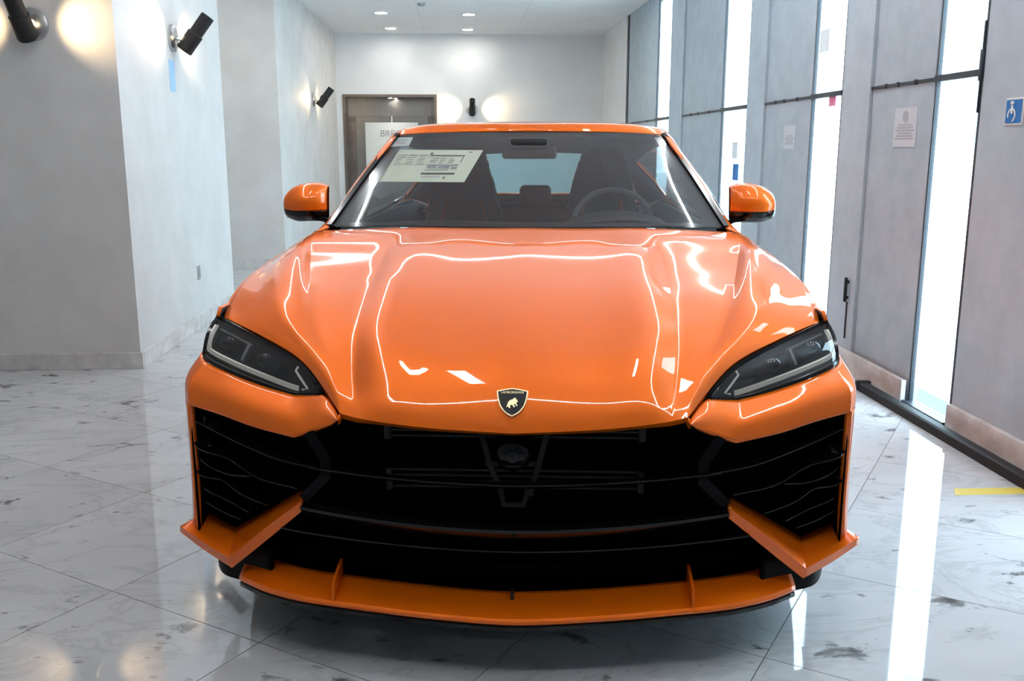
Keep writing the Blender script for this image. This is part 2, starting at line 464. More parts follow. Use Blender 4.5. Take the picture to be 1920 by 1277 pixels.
# notices and stickers
def notice(name, yc, zc, w_, h, label, x=XR, lines=6, logo=True):
    o = tag(empty(name, (x, yc, zc)), label, 'notice')
    box('sheet', -.004, 0, -w_ / 2, w_ / 2, -h / 2, h / 2, 'notice', o)
    if logo:
        bm = bmesh.new(); lathe(bm, [(.001, 0), (.035, 0), (.035, .001)], 10, Matrix.Translation((-.005, 0, h * .27)) @ Matrix.Rotation(-math.pi / 2, 4, 'Y')); from_bm('emblem', bm, 'notice_ink', o)
    bm = bmesh.new()
    for i in range(lines):
        z = h * (.06 - i * .42 / max(lines, 1)) ; ww = w_ * (.3 + .06 * ((i * 7) % 3))
        bbox(bm, -.0055, -.0045, -ww, ww, z - h * .018, z + h * .018)
    from_bm('print', bm, 'notice_ink', o)
notice('wall_notice', 5.69, 1.645, .29, .235, 'white paper notice with round emblem on panel beside the nearest glass door')
notice('wall_notice', 7.72, 1.61, .26, .19, 'faint white paper notice on the grey panel behind the mirror', logo=False)
st = tag(box('glass_sticker', XR - .004, XR + .003, 6.80, 6.92, 1.82, 1.89, 'pink'), 'small pink sticker on glass strip just below the rail', 'sticker')
for yy, zz, m_, lab in ((7.08, 2.30, 'bldg', 'pale printed sheet high on the second glass strip'), (9.25, 1.50, 'bldg', 'pale green square sticker on the third glass strip'), (9.2, 1.29, 'blue', 'small blue sticker low on the third glass strip')):
    tag(box('glass_sticker', XR - .004, XR + .003, yy - .09, yy + .09, zz - .08, zz + .08, m_), lab, 'sticker')
bs = tag(empty('access_sign', (XR - .02, 4.52, 1.695)), 'small blue square sign with white symbol on grey pilaster', 'sign')
box('plate', -.006, 0, -.075, .075, -.065, .065, 'paper', bs, .002, 1)
box('field', -.008, -.006, -.066, .066, -.056, .056, 'blue', bs)
bm = bmesh.new()
arc = [(-.010, .012 + .03 * math.cos(a), -.018 + .03 * math.sin(a)) for a in np.linspace(-.3, 4.3, 16)]
sweep(bm, arc, rect(.008, .003), up=(1, 0, 0)); bbox(bm, -.011, -.008, .006, .02, -.01, .03); bbox(bm, -.011, -.008, .0, .026, .034, .05, .004)
from_bm('symbol', bm, 'paper', bs)
tp = tag(box('blue_tape', XL, XL + .003, 7.70, 7.84, 1.96, 2.20, 'paleblue'), 'pale blue tape patch on wall below the black wall lamp', 'tape')
sk = tag(empty('wall_socket', (XL, 8.13, .47)), 'small grey wall socket low on the bright left wall', 'socket')
box('plate', 0, .008, -.04, .04, -.06, .06, 'steel', sk, .003); box('insert', .008, .011, -.018, .018, -.03, .03, 'greyink', sk)

# ---- wall lamps: round plate, knuckle, black cylinder, a warm lens to either side
def wall_lamp(loc, rz, label, power, dist=.38):
    """local: wall plane y=0, room side -y"""
    o = tag(empty('wall_lamp', loc, rz), label, 'wall lamp', 'black cylinder wall lamps')
    S14 = Matrix.Scale(1.4, 4); RX = S14 @ Matrix.Rotation(math.pi / 2, 4, 'X')
    bm = bmesh.new(); lathe(bm, [(.001, 0), (.075, 0), (.075, .012), (.06, .02), (.001, .02)], 32, RX); from_bm('back_plate', bm, 'steel', o, 40)
    bm = bmesh.new(); lathe(bm, [(.014, .015), (.014, .075), (.02, .08), (.02, .10)], 16, RX); from_bm('knuckle', bm, 'chrome', o, 40)
    tilt = S14 @ Matrix.Translation((0, -.115, .0)) @ Matrix.Rotation(math.radians(38), 4, 'X')
    bm = bmesh.new(); lathe(bm, [(.001, -.085), (.042, -.085), (.045, -.08), (.045, .03), (.038, .035), (.038, .15), (.034, .152), (.034, .13), (.001, .13)], 28, tilt); from_bm('body', bm, 'black', o, 40)
    for s in (-1, 1):
        bm = bmesh.new(); lathe(bm, [(.001, 0), (.016, 0), (.016, .006), (.001, .008)], 14, tilt @ Matrix.Translation((s * .022, .040, -.03)) @ Matrix.Rotation(-math.pi / 2, 4, 'X')); from_bm('side_lens', bm, 'warm', o, 40)
        l = bpy.data.lights.new('lamp_beam', 'SPOT'); l.energy = power; l.color = (1, .74, .42); l.spot_size = math.radians(85); l.spot_blend = 1; l.shadow_soft_size = .02
        lo = bpy.data.objects.new('lamp_beam', l); COL.objects.link(lo); lo.parent = o
        p = Vector((s * .13, -.26, .02)); lo.location = p
        lo.rotation_euler = (Vector((s * dist, 0, .0)) - p).to_track_quat('-Z', 'Y').to_euler()
wall_lamp((-2.77, 6.55, 2.31), 0, 'black wall lamp on the broad wall face beside the bay', 16)
wall_lamp((XL, 7.83, 2.37), -math.pi / 2 + math.pi, 'black wall lamp above the pale blue tape patch', 16)
wall_lamp((XL, 15.1, 2.26), math.pi / 2, 'black wall lamp nearest the lift portal on the side wall', 16, .6)
wall_lamp((.26, YE, 2.23), 0, 'black wall lamp on the end wall beside the lift portal', 22, .45)

# ---- ceiling lights
def downlight(x, y_, label):
    s = tag(empty('ceiling_downlight', (x, y_, ZC)), label, 'ceiling light', 'recessed ceiling downlights')
    bm = bmesh.new(); lathe(bm, [(.095, 0), (.12, 0), (.115, -.008), (.095, -.01)], 28, close=False); from_bm('trim_ring', bm, 'ceil', s, 40)
    bm = bmesh.new(); lathe(bm, [(.001, -.003), (.096, -.003)], 28); from_bm('diffuser', bm, 'down', s)
EW = 'recessed ceiling downlight close to the end wall, '
for x, y_, lb in ((-1.18, 15.3, 'recessed ceiling downlight one row out from the end wall, before the lift portal'), (-1.17, 17.2, EW + 'above the lift portal'),
                  (.18, 15.4, 'recessed ceiling downlight one row out from the end wall, before the wall lamp'), (.18, 17.3, EW + 'above the black wall lamp')):
    downlight(x, y_, lb)
for x, y_ in ((-1.15, 11.2), (.2, 11.2), (1.5, 13.3)):  # unseen downlights above the view, added for the light they give the corridor
    downlight(x, y_, 'unseen ceiling downlight added to light the corridor behind the car')
downlight(-3.15, 10.9, 'recessed ceiling downlight over the recess behind the left wall')
for x in (-.50, .94):
    s = tag(empty('short_ceiling_light', (x, 2.75, ZC)), 'short straight ceiling light bar above the front of the car', 'ceiling light', 'short ceiling light bars')
    box('housing', -.06, .06, -.42, .42, -.012, 0, 'ceil', s); box('diffuser', -.04, .04, -.40, .40, -.016, -.012, 'led', s)
sd = tag(empty('smoke_detector', (-.52, 14.3, ZC)), 'small round detector on the white ceiling', 'smoke detector')
bm = bmesh.new(); lathe(bm, [(.06, 0), (.06, -.015), (.045, -.035), (.001, -.038)], 20, close=False); from_bm('housing', bm, 'greyink', sd, 40)
# rectangular run of linear light set in the ceiling over the display bay (its lines mirror in bonnet and windscreen)
LX0, LX1, LY0, LY1, LW = -1.40, 2.0, 1.2, 7.9, .035
lf = tag(empty('linear_ceiling_light', (0, 0, ZC)), 'rectangular loop of linear light in the ceiling above the car', 'ceiling light')
for a in ((LX0, LX0 + LW, LY0, LY1), (LX1 - LW, LX1, LY0, LY1), (LX0 + LW, LX1 - LW, LY0, LY0 + LW), (LX0 + LW, LX1 - LW, LY1 - LW, LY1)):
    box('light_bar', *a, -.02, -.002, 'led', lf)

# ---- things on the floor by the glass
ch = tag(empty('floor_channel', (0, 0, 0)), 'long black floor channel lying in front of the glass door', 'floor rail')
def cpt(t): return Vector((2.575 + .02 * t, 5.66 - 3.4 * t, 0))
bm = bmesh.new(); sweep(bm, [cpt(0) + Vector((0, 0, .025)), cpt(1) + Vector((0, 0, .025))], [(-.04, -.025), (.04, -.025), (.034, .02), (.02, .026), (-.02, .026), (-.034, .02)])
from_bm('channel_body', bm, 'black', ch)
box('end_cap', 2.53, 2.62, 5.655, 5.70, 0, .06, 'black', ch, .006)
tag(tube('floor_cable', [(2.55, 5.69, .012), (2.50, 5.82, .008), (2.46, 6.0, .008), (2.44, 6.3, .008)], circ(.008), 'black'), 'thin black cable running from the end of the floor channel', 'cable')
tag(tube('floor_cable', [(2.59, 5.70, .012), (2.57, 5.84, .008), (2.53, 6.02, .008), (2.53, 6.3, .008)], circ(.008), 'black'), 'second thin black cable closer to the baseboard', 'cable')
tp = bmesh.new(); prism(tp, [(2.20, 3.83, .0005), (2.66, 3.83, .0005), (2.66, 3.905, .0005), (2.235, 3.91, .0005)], (0, 0, .001))
tag(from_bm('floor_tape', tp, 'yellow'), 'strip of yellow tape stuck on the marble floor', 'tape')

# ---- outside: bright paving and pale building, seen washed out through the glass
structure(box('ground_outside', XR + .26, 60, -30, 60, -.2, -.03, 'outdoor'))
b = tag(empty('building', (24, 16, -.03)), 'pale building across the bright forecourt outside the glass', 'building')
box('facade', 0, 6, -30, 30, 0, 9, 'bldg', b)
for k in range(9):
    box('window_band', -.05, 0, -28 + k * 6.5, -23.5 + k * 6.5, 1.6, 3.2, 'paleblue', b)
rl = tag(empty('outdoor_handrail', (6.4, 10.2, 0)), 'thin sloping metal handrail outside the glass door', 'handrail')
bm = bmesh.new(); sweep(bm, [(0, .3, 1.35), (0, -1.1, .75)], circ(.022)); from_bm('rail', bm, 'steel', rl, 40)
for yy, zz in ((.25, 1.33), (-1.05, .77)):
    bm = bmesh.new(); sweep(bm, [(0, yy, -.03), (0, yy, zz)], circ(.02), up=(0, 1, 0)); from_bm('post', bm, 'steel', rl, 40)

# ============================================================ THE CAR (own frame: nose at y=0, y back, x to the right of the picture)
CRZ = -(HEAD - CAR_HEAD)
cl_ = Matrix.Rotation(CRZ, 3, 'Z') @ Vector((-CAR_CAM.x, -CAR_CAM.y, 0))
car = tag(empty('car', cl_, CRZ), 'glossy orange sport utility car with black grille parked on the marble floor', 'car')
CEN = np.array([0, 2.4, .70])
def G_(n, G, m, thick=0.0, parent=None, flip=False, **k):
    G = np.asarray(G, float)                             # face every panel away from the middle of the car
    nn = np.cross(G[1:, :-1] - G[:-1, :-1], G[:-1, 1:] - G[:-1, :-1]); out = (nn * (G[:-1, :-1] - CEN)).sum()
    o = grid_mesh(n, G, m, parent or car, thick, flip=out > 0, **k)
    if thick and m == 'paint':                           # unpainted dark inner side
        o.data.materials.append(M['dash']); o.modifiers[0].material_offset = 1
    return o
def both(fn):
    for s in (1, -1): fn(s)
def sx(p, s): return [(s * a, b, c) for a, b, c in p]

# ---- bonnet: longitudinal curves, front lip -> windscreen
C0 = [(0, 0.085, 0.722), (0, 0.064, 0.732), (0, 0.085, 0.775), (0, 0.14, 0.847), (0, 0.24, 0.918), (0, 0.35, 0.966), (0, 0.6, 1.046), (0, 0.85, 1.105), (0, 1.1, 1.154), (0, 1.3, 1.183), (0, 1.44, 1.203)]
CA = [(.25, .105, .728), (.25, .087, .738), (.25, .105, .778), (.25, .16, .842), (.25, .26, .912), (.255, .37, .960), (.26, .61, 1.041), (.265, .85, 1.098), (.27, 1.1, 1.147), (.275, 1.3, 1.181), (.275, 1.44, 1.202)]
CB = [(0.4, 0.125, 0.738), (0.4, 0.108, 0.749), (0.403, 0.122, 0.78), (0.41, 0.175, 0.837), (0.42, 0.27, 0.915), (0.43, 0.38, 0.968), (0.44, 0.62, 1.05), (0.45, 0.87, 1.107), (0.455, 1.1, 1.152), (0.46, 1.3, 1.179), (0.46, 1.44, 1.201)]
C1 = [(0.45, 0.128, 0.742), (0.45, 0.115, 0.753), (0.455, 0.13, 0.778), (0.473, 0.2, 0.826), (0.487, 0.285, 0.889), (0.503, 0.39, 0.949), (0.521, 0.62, 1.025), (0.528, 0.87, 1.081), (0.533, 1.08, 1.125), (0.545, 1.3, 1.172), (0.55, 1.44, 1.197)]
C2 = [(0.497, 0.14, 0.75), (0.497, 0.13, 0.76), (0.512, 0.155, 0.785), (0.535, 0.2, 0.828), (0.568, 0.28, 0.884), (0.634, 0.42, 0.954), (0.682, 0.55, 1.008), (0.757, 0.85, 1.08), (0.81, 1.08, 1.127), (0.85, 1.27, 1.168), (0.88, 1.42, 1.182)]
C2b = [(0.563, 0.226, 0.798), (0.562, 0.218, 0.807), (0.575, 0.235, 0.832), (0.603, 0.275, 0.87), (0.64, 0.34, 0.92), (0.692, 0.45, 0.979), (0.735, 0.58, 1.033), (0.8, 0.85, 1.108), (0.845, 1.08, 1.15), (0.87, 1.27, 1.165), (0.892, 1.42, 1.174)]
C3 = [(0.654, 0.318, 0.866), (0.652, 0.31, 0.875), (0.664, 0.325, 0.893), (0.69, 0.365, 0.924), (0.73, 0.43, 0.969), (0.775, 0.52, 1.011), (0.82, 0.65, 1.053), (0.875, 0.9, 1.112), (0.895, 1.1, 1.143), (0.905, 1.27, 1.155), (0.91, 1.42, 1.166)]
C4 = [(.815, .438, .922), (.813, .43, .931), (.824, .447, .947), (.842, .485, .970), (.868, .545, .996), (.893, .63, 1.025), (.913, .75, 1.055), (.935, .95, 1.092), (.938, 1.1, 1.114), (.935, 1.27, 1.136), (.93, 1.42, 1.150)]
C5 = [(.970, .548, .962), (.968, .540, .971), (.974, .565, .982), (.981, .61, .995), (.986, .66, 1.012), (.986, .73, 1.034), (.983, .82, 1.058), (.982, 1.0, 1.080), (.972, 1.14, 1.099), (.958, 1.28, 1.118), (.945, 1.42, 1.133)]
half_c = [C0, CA, CB, C1, C2, C2b, C3, C4, C5]
hood_c = [sx(c, -1) for c in half_c[:0:-1]] + half_c
K = len(hood_c); mid = K // 2
HG = surf(hood_c, 56, 6, sharp=(mid - 3, mid, mid + 3, mid - 4, mid + 4))
G_('hood', HG, 'paint', .012, flip=True)

# ---- front bumper band under the headlamps, wrapping to the wheel arch
bt = [(.503, .136, .752), (.530, .180, .775), (.572, .222, .799), (.620, .236, .793), (.666, .250, .789), (.78, .288, .809), (.90, .335, .838), (.985, .385, .860), (1.012, .43, .870), (1.022, .50, .885), (1.024, .565, .90)]
bb = [(.503, .133, .748), (.530, .137, .734), (.572, .142, .718), (.612, .147, .702), (.650, .153, .687), (.78, .198, .704), (.90, .248, .727), (1.008, .290, .744), (1.040, .345, .742), (1.048, .45, .742), (1.046, .565, .742)]
bm_ = [((a[0] + b[0]) / 2 + .004 + .012 * (i >= 7), (a[1] + b[1]) / 2 - .012 - .01 * (i > 3), (a[2] + b[2]) / 2) for i, (a, b) in enumerate(zip(bt, bb))]
for s in (1, -1):
    g = surf([sx(bt, s), sx(bm_, s), sx(bb, s)], 70, 6, csharp=(4, 7), even=True)
    G_('bumper_band', g, 'paint', .018, flip=s > 0)
    # side cheek: mouth outer edge -> wheel arch
    ys = [.300, .345, .42, .50, .575]
    def cheek(z, fr, x0): return [(s * (x0 + dx), fr + (yy - .3) * (.575 - fr) / .275, z) for yy, dx in zip(ys, (0, .024, .034, .034, .032))]
    rows = [cheek(.745, .290, 1.012), cheek(.66, .297, 1.014), cheek(.52, .304, 1.016), cheek(.42, .305, 1.018), cheek(.34, .305, 1.022), cheek(.285, .31, 1.026)]
    # trim the back edge round the arch
    R2 = []
    for r in rows:
        z = r[0][2]; lim = 1.02 - math.sqrt(max(.452 ** 2 - (z - .40) ** 2, 0)); k = min(1, (lim - r[0][1]) / (r[-1][1] - r[0][1]))
        R2.append([(p[0], r[0][1] + (p[1] - r[0][1]) * k, p[2]) for p in r])
    G_('bumper_side', surf(R2, 20, 5), 'paint', .02, flip=s < 0)

# ---- lower winglets (angled orange blades)
for s in (1, -1):
    wb = sx([(.652, .235, .492), (.78, .285, .405), (.900, .335, .322), (.96, .37, .336), (1.020, .40, .352)], s)
    wf = sx([(.636, .170, .482), (.765, .195, .378), (.889, .225, .268), (.98, .258, .305), (1.066, .295, .342)], s)
    wl = sx([(.634, .172, .452), (.765, .205, .335), (.887, .240, .228), (.985, .275, .270), (1.072, .305, .318)], s)
    wu = sx([(.650, .25, .455), (.775, .30, .345), (.890, .36, .245), (.97, .40, .285), (1.03, .44, .325)], s)
    g = surf([wb, wf, wl, wu], 41, 4, sharp=(1, 2), csharp=(2,), even=True)
    G_('bumper_winglet', g, 'paint', .01, flip=s > 0)
# ---- splitter
def spl(yo, zo, xs=1.0):
    h = [(0, 0, .193), (.2, .016, .196), (.45, .055, .202), (.677, .108, .207), (.77, .16, .204), (.865, .235, .200)]
    h = [(x * xs, y + yo, z + zo) for x, y, z in h]
    return [(-x, y, z) for x, y, z in h[:0:-1]] + h
G_('splitter', surf([spl(.13, .030, .985), spl(.07, .018), spl(.008, .004), spl(0, -.006), spl(.012, -.020)], 81, 4, sharp=(2,)), 'paint', .006)
G_('splitter_lip', surf([spl(.004, -.019), spl(.008, -.034), spl(.06, -.046), spl(.5, -.05)], 81, 3, sharp=(1, 2)), 'gloss_black', .006)
for s in (1, -1):
    bm = bmesh.new(); prism(bm, [(s * .525, .072, .208), (s * .525, .085, .262), (s * .525, .20, .285), (s * .525, .20, .24)], (s * .009, 0, 0)); from_bm('splitter_fin', bm, 'paint', car)
box('tow_tab', -.005, .005, .09, .12, .215, .236, 'dash', car)

for s in (1, -1):                                          # black lower corner between splitter and wheel arch
    lp = [sx([(.76, .25, .30), (.88, .325, .29), (.96, .38, .30), (1.01, .43, .31), (1.02, .56, .32)], s), sx([(.76, .22, .165), (.87, .285, .163), (.95, .33, .165), (.99, .40, .17), (1.0, .56, .18)], s)]
    G_('lower_corner', surf(lp, 24, 5, even=True), 'soft_black', .01)
# ---- dark mouth: backing, tray, frames, bars, slats
def xsym(h): return [(-x, y, z) for x, y, z in h[:0:-1]] + h
bk = [xsym([(0, .19, .73), (.3, .20, .735), (.5, .23, .752), (.66, .26, .76), (.9, .40, .79), (1.0, .45, .80)]),
      xsym([(0, .38, .66), (.3, .38, .66), (.5, .38, .66), (.66, .40, .66), (.9, .46, .66), (1.0, .50, .66)]),
      xsym([(0, .42, .45), (.3, .42, .45), (.5, .42, .45), (.66, .43, .45), (.9, .47, .45), (1.015, .50, .45)]),
      xsym([(0, .38, .27), (.3, .38, .27), (.5, .38, .27), (.66, .40, .27), (.9, .46, .25), (1.02, .50, .26)]),
      xsym([(0, .24, .215), (.3, .26, .218), (.5, .28, .22), (.66, .32, .22), (.9, .42, .215), (1.0, .48, .22)])]
G_('grille_backing', surf(bk, 60, 4), 'deep', .01)
def bar_path(c, e, y0, y1, n=21, e2=None):
    h = [(x, y0 + (y1 - y0) * (x / e[0]) ** 2, c + (e[1] - c) * (x / e[0]) ** 1.6) for x in np.linspace(0, e[0], n)]
    return xsym(h)
wing = [(-.010, -.013), (.004, -.013), (.022, .004), (.022, .010), (-.004, .012), (-.012, .004)]
tube('grille_bar', bar_path(.574, (.60, .592), .085, .165), [(x, y * .7) for x, y in wing], 'gloss_black', car)
tube('grille_bar', bar_path(.438, (.625, .462), .070, .165), [(x * 1.3, y * 1.5) for x, y in wing], 'gloss_black', car)
tube('grille_bar', bar_path(.366, (.70, .385), .10, .20), [(x, y * .7) for x, y in wing], 'gloss_black', car)
for k in range(9):                                         # radiator slats behind, upper and lower
    z = .735 - k * .018 if k < 5 else .555 - (k - 5) * .018
    box('radiator_slat', -.39, .39, .26, .272, z - .003, z + .003, 'dash', car)
for s in (1, -1):
    box('radiator_post', s * .385 - .01, s * .385 + .01, .245, .275, .655, .745, 'steel' if False else 'dash', car, .003)
    box('radiator_post', s * .385 - .008, s * .385 + .008, .25, .275, .49, .56, 'dash', car, .003)
for s in (1, -1):                                          # angular frame between centre and side intakes
    bm = bmesh.new(); sweep(bm, sx([(.60, .155, .705), (.553, .15, .628), (.553, .15, .572), (.628, .175, .492)], s), [(-.012, -.02), (.012, -.02), (.016, .01), (-.016, .01)], up=(0, -1, 0)); from_bm('intake_frame', bm, 'soft_black', car)
    slats = [[(.57, .165, .598), (.68, .19, .612), (.82, .245, .645), (1.01, .325, .690)],
             [(.64, .20, .520), (.78, .235, .545), (.86, .26, .588), (.98, .32, .618), (1.015, .335, .628)],
             [(.80, .26, .535), (.88, .29, .530), (.96, .32, .555), (1.012, .335, .575)],
             [(.75, .25, .445), (.83, .27, .470), (.90, .30, .505), (.98, .325, .520), (1.014, .335, .528)],
             [(.82, .28, .410), (.89, .30, .440), (.96, .325, .462), (1.014, .34, .475)],
             [(.86, .31, .375), (.93, .33, .395), (1.014, .345, .42)]]
    for p in slats:
        q = curve(sx([(min(a, .984), b, d) for a, b, d in p], s), 18)
        bm = bmesh.new(); sweep(bm, [Vector(v) for v in q], [(-.012, -.0035), (.03, -.002), (.03, .002), (-.012, .0035)] if s > 0 else [(-.03, -.002), (.012, -.0035), (.012, .0035), (-.03, .002)]); from_bm('intake_slat', bm, 'gloss_black', car, 40)
    iw = np.array([[(s * 1.010, .300 + t * .255, z) for z in np.linspace(.775, .27, 8)] for t in (0, .5, 1)])
    G_('intake_wall', iw, 'deep', .004)
# radar + bracket
bm = bmesh.new(); RXm = Matrix.Rotation(math.pi / 2, 4, 'X'); lathe(bm, [(.001, .035), (.035, .032), (.05, .02), (.056, .0), (.06, -.03), (.06, -.12)], 32, Matrix.Translation((0, .16, .645)) @ RXm, close=False); radar = from_bm('front_sensor', bm, 'gloss_black', car, 40)
bm = bmesh.new(); lathe(bm, [(.001, .002), (.018, .0), (.02, -.01)], 20, Matrix.Translation((0, .122, .645)) @ RXm, close=False); from_bm('lens', bm, 'gloss_black', radar, 40)
bm = bmesh.new()
for p in ([(-.10, .2, .70), (-.085, .19, .66), (-.07, .19, .60), (-.05, .2, .545)], [(.10, .2, .70), (.09, .19, .66), (.075, .19, .60), (.06, .2, .545), (.05, .2, .50)], [(-.085, .2, .60), (.085, .2, .60)], [(-.04, .2, .52), (-.03, .2, .47), (.03, .2, .47), (.045, .2, .52)]):
    sweep(bm, p, rect(.016, .012), up=(0, -1, 0))
from_bm('sensor_bracket', bm, 'black', radar)

# ---- badge
def on_hood(px, py, off=0.0):
    d = ray(CF, px, py); h = hood_bvh.ray_cast(CAR_CAM, d); return h
a_, b_ = HG.shape[:2]
hood_bvh = BVHTree.FromPolygons([Vector(p) for p in HG.reshape(-1, 3)], [(i * b_ + j, i * b_ + j + 1, (i + 1) * b_ + j + 1, (i + 1) * b_ + j) for i in range(a_ - 1) for j in range(b_ - 1)])
hit, nr, _, _ = on_hood(957, 755)
if nr.y > 0: nr = -nr
zx = Vector((1, 0, 0)); zy = nr.cross(zx).normalized()
if zy.z < 0: zy = -zy
BM = Matrix(((zx.x, zy.x, nr.x, 0), (zx.y, zy.y, nr.y, hit.y), (zx.z, zy.z, nr.z, hit.z), (0, 0, 0, 1)))
def shield(w_, h):
    r = [(0, -.5 * h), (.18 * w_, -.40 * h), (.36 * w_, -.18 * h), (.46 * w_, .10 * h), (.5 * w_, .40 * h), (.30 * w_, .45 * h), (0, .5 * h)]
    return [(x, y) for x, y in curve([(p[0], p[1], 0) for p in r], 20, (4,))[:, :2]]
def shield_bm(w_, h, z0, z1):
    r = shield(w_, h); full_ = r + [(-x, y) for x, y in r[-2:0:-1]]
    bm = bmesh.new(); prism(bm, [BM @ Vector((x, y, z0)) for x, y in full_], (nr * (z1 - z0))); return bm
badge = from_bm('badge', shield_bm(.090, .088, -.004, .004), 'gold', car, 30)
from_bm('badge_field', shield_bm(.082, .080, .0035, .0055), 'black', badge, 30)
bull = [(-.62, -.55), (-.50, -.20), (-.42, .10), (-.20, .30), (.05, .38), (.22, .55), (.40, .58), (.42, .40), (.58, .30), (.60, .05), (.45, .02), (.50, -.22), (.62, -.30), (.48, -.42), (.34, -.12), (.20, -.30), (.36, -.48), (.20, -.56), (.02, -.28), (-.18, -.30), (-.22, -.50), (-.10, -.62), (-.36, -.64), (-.40, -.45)]
bm = bmesh.new(); prism(bm, [BM @ Vector((x * .026, y * .026 - .003, .005)) for x, y in bull], nr * .003); from_bm('badge_bull', bm, 'gold', badge)
text_mesh('badge_lettering', 'LAMBORGHINI', .0098, .0006, 'gold', badge, BM @ Matrix.Translation((0, .029, .006)))

# ---- headlamps
for s in (1, -1):
    hl = empty('headlight', (0, 0, 0), 0, car)
    up = [(.570, .224, .800), (.610, .262, .838), (.652, .306, .868), (.735, .370, .902), (.813, .427, .926), (.895, .482, .949), (.966, .535, .967), (1.005, .562, .975)]
    lo = [(.574, .226, .797), (.620, .240, .791), (.666, .254, .788), (.76, .285, .805), (.84, .314, .824), (.91, .345, .842), (.975, .385, .860), (1.008, .43, .872)]
    md = [((a[0] + b[0]) / 2 + .006 * k / 7, (a[1] + b[1]) / 2 - .014 * min(k, 4) / 4, (a[2] + b[2]) / 2 + .003) for k, (a, b) in enumerate(zip(up, lo))]
    gl = surf([sx(up, s), sx(md, s), sx(lo, s)], 40, 6, even=True)
    G_('lens', gl, 'lens', 0, parent=hl, flip=s > 0)
    hb = gl.copy(); hb[..., 1] += .05 * np.sin(np.linspace(0, math.pi, hb.shape[1]))[None, :] ** .5 * np.sin(np.linspace(0, math.pi, hb.shape[0]))[:, None] ** .5 + .012
    hb[..., 0] -= s * .012
    G_('housing', hb, 'black', .004, parent=hl, flip=s > 0)
    def on(u, v, dep):                                   # point inside the lamp: u along 0..1, v 0 top..1 bottom
        i = v * (gl.shape[0] - 1); j = u * (gl.shape[1] - 1); i0, j0 = min(int(i), gl.shape[0] - 2), min(int(j), gl.shape[1] - 2); a, b = i - i0, j - j0
        p = (1 - a) * ((1 - b) * gl[i0, j0] + b * gl[i0, j0 + 1]) + a * ((1 - b) * gl[i0 + 1, j0] + b * gl[i0 + 1, j0 + 1])
        return Vector(p) + Vector((-s * .004, dep, 0))
    # frame of black round the edge
    rim = [on(u, .03, -.001) for u in np.linspace(.02, .985, 24)] + [on(.985, v, -.001) for v in np.linspace(.2, .8, 5)] + [on(u, .97, -.001) for u in np.linspace(.985, .02, 24)]
    tube('lamp_frame', rim, rect(.012, .010), 'gloss_black', hl, closed=True, up=(0, -1, 0))
    strip = [on(u, .80 - .02 * u, .006) for u in np.linspace(.20, .94, 26)] + [on(.955, v, .006) for v in np.linspace(.68, .22, 8)]
    tube('light_strip', strip, rect(.015, .006), 'drl', hl, up=(0, -1, 0))
    hook = [on(.17, .80, .006), on(.13, .72, .006), on(.20, .45, .008), on(.25, .32, .008), on(.245, .18, .008)]
    tube('light_hook', hook, rect(.006, .004), 'drl', hl, up=(0, -1, 0))
    tube('upper_strip', [on(u, .26, .01) for u in np.linspace(.62, .90, 8)], rect(.005, .004), 'greyink', hl, up=(0, -1, 0))
    tube('divider', [on(.64, .30, .015), on(.645, .68, .015)], rect(.008, .01), 'greyink', hl, up=(0, -1, 0))
    for u0, u1 in ((.36, .60), (.67, .90)):              # two projector modules
        vs = [on(u0, .36, .014), on(u1, .34, .014), on(u1, .66, .014), on(u0 + .03, .68, .014)]
        bm = bmesh.new(); prism(bm, vs, (0, .02, 0)); mod = from_bm('projector', bm, 'gloss_black', hl)
        c = (vs[0] + vs[1] + vs[2] + vs[3]) / 4
        bm = bmesh.new(); lathe(bm, [(.001, .012), (.014, .010), (.024, .002), (.028, -.004)], 20, Matrix.Translation(c + Vector((0, -.001, 0))) @ RXm, close=False); from_bm('projector_lens', bm, 'lens', hl, 40)

# ---- windscreen
wb_ = xsym([(0, 1.40, 1.203), (.25, 1.402, 1.204), (.5, 1.425, 1.205), (.70, 1.462, 1.203), (.838, 1.505, 1.196)])
wm_ = xsym([(0, 1.745, 1.412), (.25, 1.75, 1.411), (.45, 1.775, 1.409), (.62, 1.815, 1.402), (.748, 1.86, 1.392)])
wt_ = xsym([(0, 2.12, 1.602), (.22, 2.125, 1.601), (.42, 2.145, 1.598), (.56, 2.17, 1.593), (.645, 2.195, 1.586)])
WG = surf([wb_, wm_, wt_], 61, 12, even=True)
G_('windshield', WG, 'screen_glass', 0, flip=True)
def inset(G, k0, k1, dx=(0, -.006, .0)): return G[:, k0:k1] 
WIN = WG + np.array([0, .005, -.006])
nW = WG.shape[1]
G_('windshield_band', WIN[:, :4], 'gloss_black', 0); G_('windshield_band', WIN[:, nW - 4:], 'gloss_black', 0)
G_('windshield_band', WIN[:2, 3:nW - 3], 'gloss_black', 0)
# mirror / sensor housing behind the glass, rear-view mirror
bm = bmesh.new(); bbox(bm, -.09, .09, 2.0, 2.14, 1.515, 1.57, .02); from_bm('sensor_housing', bm, 'dash', car, 40)
bm = bmesh.new(); bbox(bm, -.13, .13, 2.085, 2.12, 1.47, 1.53, .014, 3); from_bm('rear_view_mirror', bm, 'dash', car, 40)

